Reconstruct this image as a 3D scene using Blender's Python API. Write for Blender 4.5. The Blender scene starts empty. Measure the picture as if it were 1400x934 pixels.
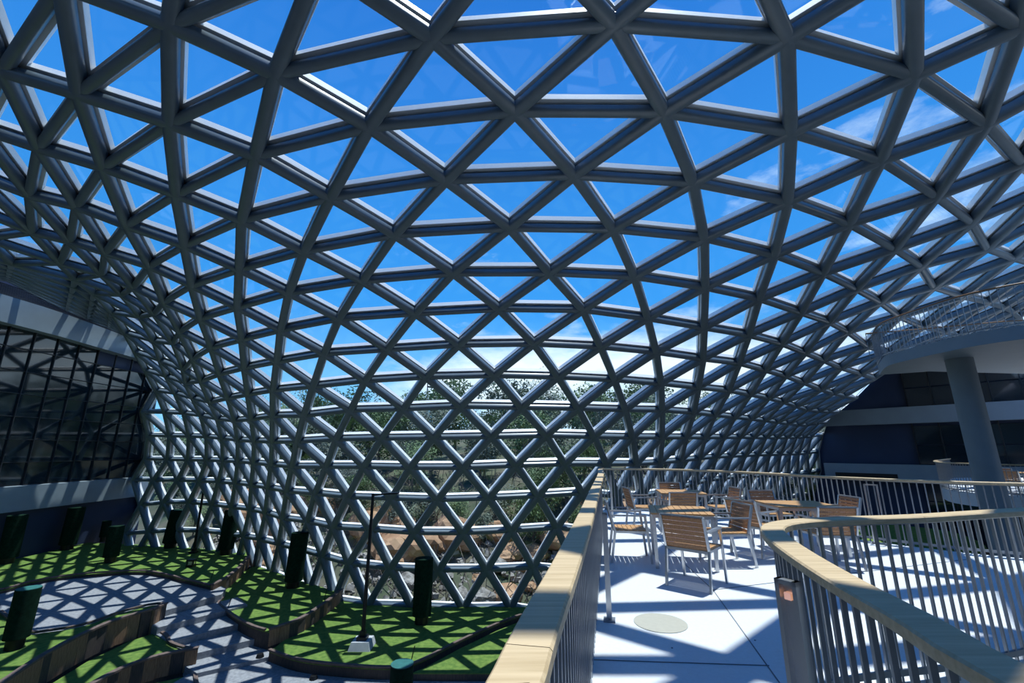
import bpy, bmesh, math, random
from mathutils import Vector, Matrix, noise
random.seed(7)
sc = bpy.context.scene
COL = sc.collection
# ------------------------------------------------------------------ camera
PITCH = math.radians(13.86)
EYE = Vector((0, 0, 1.6))
cam = bpy.data.objects.new('camera', bpy.data.cameras.new('camera'))
cam.data.sensor_width = 36.0; cam.data.lens = 600 / 1400 * 36.0
cam.data.clip_start = 0.05; cam.data.clip_end = 2000
cam.location = EYE; cam.rotation_euler = (math.pi/2 + PITCH, 0, 0)
COL.objects.link(cam); sc.camera = cam
# ------------------------------------------------------------------ sky
w = bpy.data.worlds.new('sky'); sc.world = w; w.use_nodes = True
nt = w.node_tree; nt.nodes.clear(); N = nt.nodes.new; L = nt.links.new
tc = N('ShaderNodeTexCoord'); sep = N('ShaderNodeSeparateXYZ'); L(tc.outputs['Generated'], sep.inputs[0])
ramp = N('ShaderNodeValToRGB'); L(sep.outputs['Z'], ramp.inputs[0])
e = ramp.color_ramp.elements
e[0].position = 0.0; e[0].color = (0.30, 0.66, 0.95, 1)
e[1].position = 0.9; e[1].color = (0.018, 0.13, 0.50, 1)
m = ramp.color_ramp.elements.new(0.30); m.color = (0.045, 0.30, 0.76, 1)
mp = N('ShaderNodeMapping'); mp.inputs['Scale'].default_value = (1.0, 1.0, 2.6); mp.inputs['Location'].default_value = (3.1, 0.55, 0.3)
L(tc.outputs['Generated'], mp.inputs[0])
nz = N('ShaderNodeTexNoise'); nz.inputs['Scale'].default_value = 2.3; nz.inputs['Detail'].default_value = 9; nz.inputs['Roughness'].default_value = 0.58
L(mp.outputs[0], nz.inputs['Vector'])
# more cloud low in the sky, less at the zenith
mr = N('ShaderNodeMapRange'); mr.inputs['From Min'].default_value = 0.0; mr.inputs['From Max'].default_value = 0.55
mr.inputs['To Min'].default_value = 0.15; mr.inputs['To Max'].default_value = -0.19; L(sep.outputs['Z'], mr.inputs[0])
ad = N('ShaderNodeMath'); ad.operation = 'ADD'; L(nz.outputs[0], ad.inputs[0]); L(mr.outputs[0], ad.inputs[1])
bx = N('ShaderNodeMath'); bx.operation = 'MULTIPLY_ADD'; bx.inputs[1].default_value = 0.11; L(sep.outputs['X'], bx.inputs[0]); L(ad.outputs[0], bx.inputs[2]); ad = bx
cr = N('ShaderNodeValToRGB'); cr.color_ramp.elements[0].position = 0.53; cr.color_ramp.elements[1].position = 0.72
L(ad.outputs[0], cr.inputs[0])
mx = N('ShaderNodeMixRGB'); mx.inputs[2].default_value = (0.88, 0.95, 1.0, 1)
L(cr.outputs[0], mx.inputs[0]); L(ramp.outputs[0], mx.inputs[1])
bg = N('ShaderNodeBackground'); bg.inputs['Strength'].default_value = 1.0; L(mx.outputs[0], bg.inputs[0])
wo = N('ShaderNodeOutputWorld'); L(bg.outputs[0], wo.inputs[0])
# ------------------------------------------------------------------ sun
sun = bpy.data.objects.new('sun', bpy.data.lights.new('sun', 'SUN'))
sun.data.energy = 4.5; sun.data.angle = math.radians(0.6); sun.data.color = (1.0, 0.97, 0.92)
sun.rotation_euler = Vector((0.16, 0.10, 1.0)).to_track_quat('Z', 'Y').to_euler()
COL.objects.link(sun)
vs = sc.view_settings; vs.view_transform = 'Standard'; vs.look = 'None'; vs.gamma = 1.0; vs.exposure = 0.52
try: vs.use_curve_mapping = False
except Exception: pass
sc.cycles.max_bounces = 8; sc.cycles.transparent_max_bounces = 24

# ------------------------------------------------------------------ materials
MATS = {}
def mat(name, col, rough=0.6, metal=0.0, var=0.0, scale=4.0, bump=0.0, bscale=40.0, stretch=None, col2=None, spec=None):
    m = bpy.data.materials.new(name); m.use_nodes = True; t = m.node_tree
    b = t.nodes['Principled BSDF']; b.inputs['Roughness'].default_value = rough; b.inputs['Metallic'].default_value = metal
    b.inputs['Base Color'].default_value = (*col, 1)
    if spec is not None: b.inputs['Specular IOR Level'].default_value = spec
    if var or col2 or bump:
        c = t.nodes.new('ShaderNodeTexCoord'); mpp = t.nodes.new('ShaderNodeMapping'); t.links.new(c.outputs['Object'], mpp.inputs[0])
        if stretch: mpp.inputs['Scale'].default_value = stretch
        if var or col2:
            n = t.nodes.new('ShaderNodeTexNoise'); n.inputs['Scale'].default_value = scale; n.inputs['Detail'].default_value = 6
            t.links.new(mpp.outputs[0], n.inputs['Vector'])
            r = t.nodes.new('ShaderNodeValToRGB'); r.color_ramp.elements[0].position = 0.35; r.color_ramp.elements[1].position = 0.65
            c2 = col2 if col2 else tuple(min(1, x*(1+var)) for x in col)
            c1 = col if col2 else tuple(x*(1-var) for x in col)
            r.color_ramp.elements[0].color = (*c1, 1); r.color_ramp.elements[1].color = (*c2, 1)
            t.links.new(n.outputs[0], r.inputs[0]); t.links.new(r.outputs[0], b.inputs['Base Color'])
        if bump:
            n2 = t.nodes.new('ShaderNodeTexNoise'); n2.inputs['Scale'].default_value = bscale; n2.inputs['Detail'].default_value = 4
            t.links.new(mpp.outputs[0], n2.inputs['Vector'])
            bu = t.nodes.new('ShaderNodeBump'); bu.inputs['Strength'].default_value = bump; bu.inputs['Distance'].default_value = 0.03
            t.links.new(n2.outputs[0], bu.inputs['Height']); t.links.new(bu.outputs[0], b.inputs['Normal'])
    MATS[name] = m; return m
def glassmat(name, tint, refl, rough=0.02):
    m = bpy.data.materials.new(name); m.use_nodes = True; t = m.node_tree; t.nodes.clear()
    o = t.nodes.new('ShaderNodeOutputMaterial'); mixs = t.nodes.new('ShaderNodeMixShader')
    tr = t.nodes.new('ShaderNodeBsdfTransparent'); tr.inputs[0].default_value = (*tint, 1)
    gl = t.nodes.new('ShaderNodeBsdfGlossy'); gl.inputs['Roughness'].default_value = rough; gl.inputs[0].default_value = (0.9, 0.95, 1, 1)
    lw = t.nodes.new('ShaderNodeLayerWeight'); lw.inputs[0].default_value = 0.5
    pw = t.nodes.new('ShaderNodeMath'); pw.operation = 'POWER'; pw.inputs[1].default_value = 4.0; t.links.new(lw.outputs['Facing'], pw.inputs[0])
    ma = t.nodes.new('ShaderNodeMath'); ma.operation = 'MULTIPLY_ADD'; ma.inputs[1].default_value = 0.35; ma.inputs[2].default_value = refl; t.links.new(pw.outputs[0], ma.inputs[0])
    t.links.new(ma.outputs[0], mixs.inputs[0]); t.links.new(tr.outputs[0], mixs.inputs[1]); t.links.new(gl.outputs[0], mixs.inputs[2])
    t.links.new(mixs.outputs[0], o.inputs[0]); MATS[name] = m; return m
STEEL = mat('painted_steel', (0.125, 0.165, 0.20), 0.33, 0.0, 0.05, 3.0)
BLACK = mat('black_gasket', (0.02, 0.02, 0.025), 0.5)
ALU = mat('white_frame', (0.84, 0.85, 0.85), 0.4)
GLASS = glassmat('roof_glass', (0.90, 0.95, 0.97), 0.02)
SLABW = mat('white_terrazzo', (0.66, 0.68, 0.71), 0.45, 0, 0.03, 30, 0.03, 200)
JOINTM = mat('floor_joint', (0.18, 0.19, 0.21), 0.7)
BEIGE = mat('beige_cover', (0.44, 0.42, 0.35), 0.5, 0, 0.03, 20)
OAK = mat('pale_timber', (0.50, 0.36, 0.20), 0.5, 0, 0, 3, 0.15, 60, (0.6, 14, 14), (0.64, 0.48, 0.29))
TEAK = mat('teak', (0.30, 0.13, 0.05), 0.45, 0, 0, 3, 0.1, 60, (2, 18, 18), (0.42, 0.20, 0.08))
TEAKL = mat('light_teak', (0.46, 0.24, 0.09), 0.45, 0, 0, 3, 0.1, 60, (2, 18, 18), (0.56, 0.31, 0.13))
GALV = mat('galvanised_steel', (0.30, 0.32, 0.35), 0.35, 0.6, 0.08, 6)
CHROME = mat('satin_steel', (0.55, 0.56, 0.58), 0.28, 0.8)
TURF = mat('artificial_turf', (0.095, 0.175, 0.042), 0.9, 0, 0, 5, 0.6, 160, None, (0.165, 0.255, 0.06), 0.1)
TURFD = mat('dark_green_turf_cover', (0.006, 0.024, 0.014), 0.9, 0, 0.25, 8, 0.5, 120, None, None, 0.1)
TEALM = mat('teal_cap', (0.02, 0.13, 0.12), 0.6, 0, 0.1, 8)
PATHM = mat('grey_path', (0.19, 0.20, 0.225), 0.85, 0, 0, 9, 0.3, 60, None, (0.28, 0.295, 0.32))
SLEEP1 = mat('brown_sleeper', (0.20, 0.11, 0.06), 0.8, 0, 0, 4, 0.4, 30, (10, 10, 1), (0.32, 0.19, 0.11))
SLEEP2 = mat('dark_sleeper', (0.045, 0.036, 0.034), 0.8, 0, 0, 4, 0.4, 30, (10, 10, 1), (0.085, 0.065, 0.055))
COPE = mat('timber_coping', (0.12, 0.085, 0.075), 0.75, 0, 0.2, 6, 0.3, 30)
LAND = mat('landing_grey', (0.10, 0.13, 0.13), 0.6, 0, 0.1, 2)
CONC = mat('pale_concrete', (0.42, 0.45, 0.48), 0.8, 0, 0.06, 5)
BANDM = mat('band_panel', (0.25, 0.31, 0.355), 0.55, 0, 0.04, 1.2)
NAVY = mat('navy_wall', (0.018, 0.035, 0.085), 0.6, 0, 0.08, 0.6)
DARKF = mat('dark_floor', (0.07, 0.08, 0.09), 0.8, 0, 0.15, 1.0)
CURT = mat('dark_glass_panel', (0.012, 0.022, 0.03), 0.07, 0.0, 0, 4, 0, 40, None, None, 0.9)
CURT.node_tree.nodes['Principled BSDF'].inputs['IOR'].default_value = 1.55
MULL = mat('dark_mullion', (0.015, 0.018, 0.022), 0.5)
LAMPB = mat('black_metal', (0.012, 0.013, 0.015), 0.4, 0.3)
SOFF = mat('grey_soffit', (0.22, 0.25, 0.27), 0.7)
COLM = mat('column_paint', (0.20, 0.24, 0.26), 0.6, 0, 0.05, 2)
LEAF = [mat('leaf_a', (0.11, 0.14, 0.10), 0.8, 0, 0.4, 1.5), mat('leaf_b', (0.15, 0.18, 0.14), 0.8, 0, 0.4, 1.5), mat('leaf_c', (0.12, 0.18, 0.08), 0.8, 0, 0.4, 1.5)]
BARK = mat('bark', (0.13, 0.11, 0.09), 0.9, 0, 0.3, 8)
SOIL = mat('hillside_soil', (0.045, 0.065, 0.035), 0.95, 0, 0, 0.5, 0.8, 3, None, (0.11, 0.10, 0.07))
ROCK = mat('orange_rock', (0.26, 0.14, 0.07), 0.9, 0, 0, 1.2, 0.7, 6, None, (0.42, 0.27, 0.16))
ROCKG = mat('grey_rock', (0.13, 0.12, 0.105), 0.9, 0, 0, 1.5, 0.7, 6, None, (0.30, 0.29, 0.27))
def emis(name, col, s):
    m = bpy.data.materials.new(name); m.use_nodes = True; b = m.node_tree.nodes['Principled BSDF']
    b.inputs['Emission Color'].default_value = (*col, 1); b.inputs['Emission Strength'].default_value = s; return m
WARM = emis('warm_lamp', (1.0, 0.45, 0.22), 0.35)

# ------------------------------------------------------------------ helpers
class MB:
    def __init__(s): s.v = []; s.f = []; s.mi = []
    def add(s, vs, fs, mi=0):
        o = len(s.v); s.v += [tuple(v) for v in vs]; s.f += [tuple(i+o for i in f) for f in fs]; s.mi += [mi]*len(fs)
    def box(s, c, d, mi=0, rz=0.0, M=None):
        x, y, z = d[0]/2, d[1]/2, d[2]/2; ca, sa = math.cos(rz), math.sin(rz); P = []
        for dz in (-z, z):
            for dx, dy in ((-x, -y), (x, -y), (x, y), (-x, y)):
                q = Vector((c[0]+dx*ca-dy*sa, c[1]+dx*sa+dy*ca, c[2]+dz)); P.append(M @ q if M else q)
        s.add(P, [(3, 2, 1, 0), (4, 5, 6, 7), (0, 1, 5, 4), (1, 2, 6, 5), (2, 3, 7, 6), (3, 0, 4, 7)], mi)
    def beam(s, a, b, w, h, up=Vector((0, 0, 1)), mi=0, n=4, caps=True):
        a = Vector(a); b = Vector(b); d = (b-a).normalized(); up = Vector(up)
        if abs(d.dot(up)) > 0.98: up = Vector((0, 1, 0))
        x = d.cross(up).normalized(); y = x.cross(d).normalized(); P = []
        if n == 4: pr = [(-w/2, -h/2), (w/2, -h/2), (w/2, h/2), (-w/2, h/2)]
        else: pr = [(w/2*math.cos(2*math.pi*k/n), h/2*math.sin(2*math.pi*k/n)) for k in range(n)]
        for q in (a, b): P += [q + x*u + y*v for u, v in pr]
        k = len(pr); F = [(i, (i+1) % k, (i+1) % k+k, i+k) for i in range(k)]
        if caps: F += [tuple(range(k-1, -1, -1)), tuple(range(k, 2*k))]
        s.add(P, F, mi)
    def cyl(s, a, b, r1, r2=None, n=16, mi=0):
        r2 = r1 if r2 is None else r2; a = Vector(a); b = Vector(b); d = (b-a).normalized()
        x = d.orthogonal().normalized(); y = d.cross(x); P = []
        for q, r in ((a, r1), (b, r2)): P += [q + (x*math.cos(2*math.pi*k/n)+y*math.sin(2*math.pi*k/n))*r for k in range(n)]
        s.add(P, [(i, (i+1) % n, (i+1) % n+n, i+n) for i in range(n)] + [tuple(range(n-1, -1, -1)), tuple(range(n, 2*n))], mi)
    def prism(s, poly, z0, z1, mi=0, mitop=None):
        n = len(poly); area = sum(poly[i][0]*poly[(i+1) % n][1]-poly[(i+1) % n][0]*poly[i][1] for i in range(n))
        if area < 0: poly = poly[::-1]
        P = [(x, y, z0) for x, y in poly] + [(x, y, z1) for x, y in poly]
        s.add(P, [(i, (i+1) % n, (i+1) % n+n, i+n) for i in range(n)], mi)
        s.add(P, [tuple(range(n-1, -1, -1))], mi); s.add(P, [tuple(range(n, 2*n))], mi if mitop is None else mitop)
    def build(s, name, mats, parent=None, smooth=False, loc=None):
        me = bpy.data.meshes.new(name); me.from_pydata(s.v, [], s.f)
        if not isinstance(mats, (list, tuple)): mats = [mats]
        for m in mats: me.materials.append(m)
        if len(mats) > 1: me.polygons.foreach_set('material_index', s.mi)
        if smooth:
            me.polygons.foreach_set('use_smooth', [True]*len(me.polygons))
            try: me.set_sharp_from_angle(angle=math.radians(50))
            except Exception: pass
        me.update(); o = bpy.data.objects.new(name, me); COL.objects.link(o)
        if parent: o.parent = parent
        if loc: o.location = loc
        return o
def tag(o, label=None, cat=None, group=None, kind=None):
    if label: o['label'] = label
    if cat: o['category'] = cat
    if group: o['group'] = group
    if kind: o['kind'] = kind
    return o
def empty(name, loc=(0, 0, 0), rz=0.0):
    o = bpy.data.objects.new(name, None); COL.objects.link(o); o.location = loc; o.rotation_euler = (0, 0, rz); o.empty_display_size = 0.2; return o
def struct(o): o['kind'] = 'structure'; return o
def copy_obj(o, parent=None, M=None, loc=None):
    c = o.copy(); COL.objects.link(c)
    if parent: c.parent = parent
    if M is not None: c.matrix_basis = M
    if loc is not None: c.location = loc
    return c
def copy_tree(root):
    c = root.copy(); COL.objects.link(c)
    for ch in list(root.children):
        d = ch.copy(); COL.objects.link(d); d.parent = c
        for g in list(ch.children):
            h = g.copy(); COL.objects.link(h); h.parent = d
    return c
def proj(p):
    p = Vector(p)-EYE; d = p.y*math.cos(PITCH)+p.z*math.sin(PITCH)
    if d < 0.3: return None
    return (700+600*p.x/d, 467-600*(-p.y*math.sin(PITCH)+p.z*math.cos(PITCH))/d, d)
def catmull(pts, closed=False, n=8):
    out = []; m = len(pts)
    for i in range(m if closed else m-1):
        p0 = Vector(pts[(i-1) % m] if closed or i else pts[0]); p1 = Vector(pts[i]); p2 = Vector(pts[(i+1) % m]); p3 = Vector(pts[(i+2) % m] if closed or i+2 < m else pts[-1])
        for k in range(n):
            t = k/n; out.append(0.5*((2*p1)+(p2-p0)*t+(2*p0-5*p1+4*p2-p3)*t*t+(3*p1-p0-3*p2+p3)*t**3))
    if not closed: out.append(Vector(pts[-1]))
    return out
def resample(pts, step):
    pts = [Vector(p) for p in pts]; out = [(pts[0], (pts[1]-pts[0]).normalized())]; acc = 0.0
    for a, b in zip(pts, pts[1:]):
        l = (b-a).length; d = (b-a)/l if l > 1e-9 else Vector((1, 0, 0)); t = step-acc
        while t <= l: out.append((a+d*t, d)); t += step
        acc = (acc+l) % step if l > 0 else acc
    return out
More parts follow.
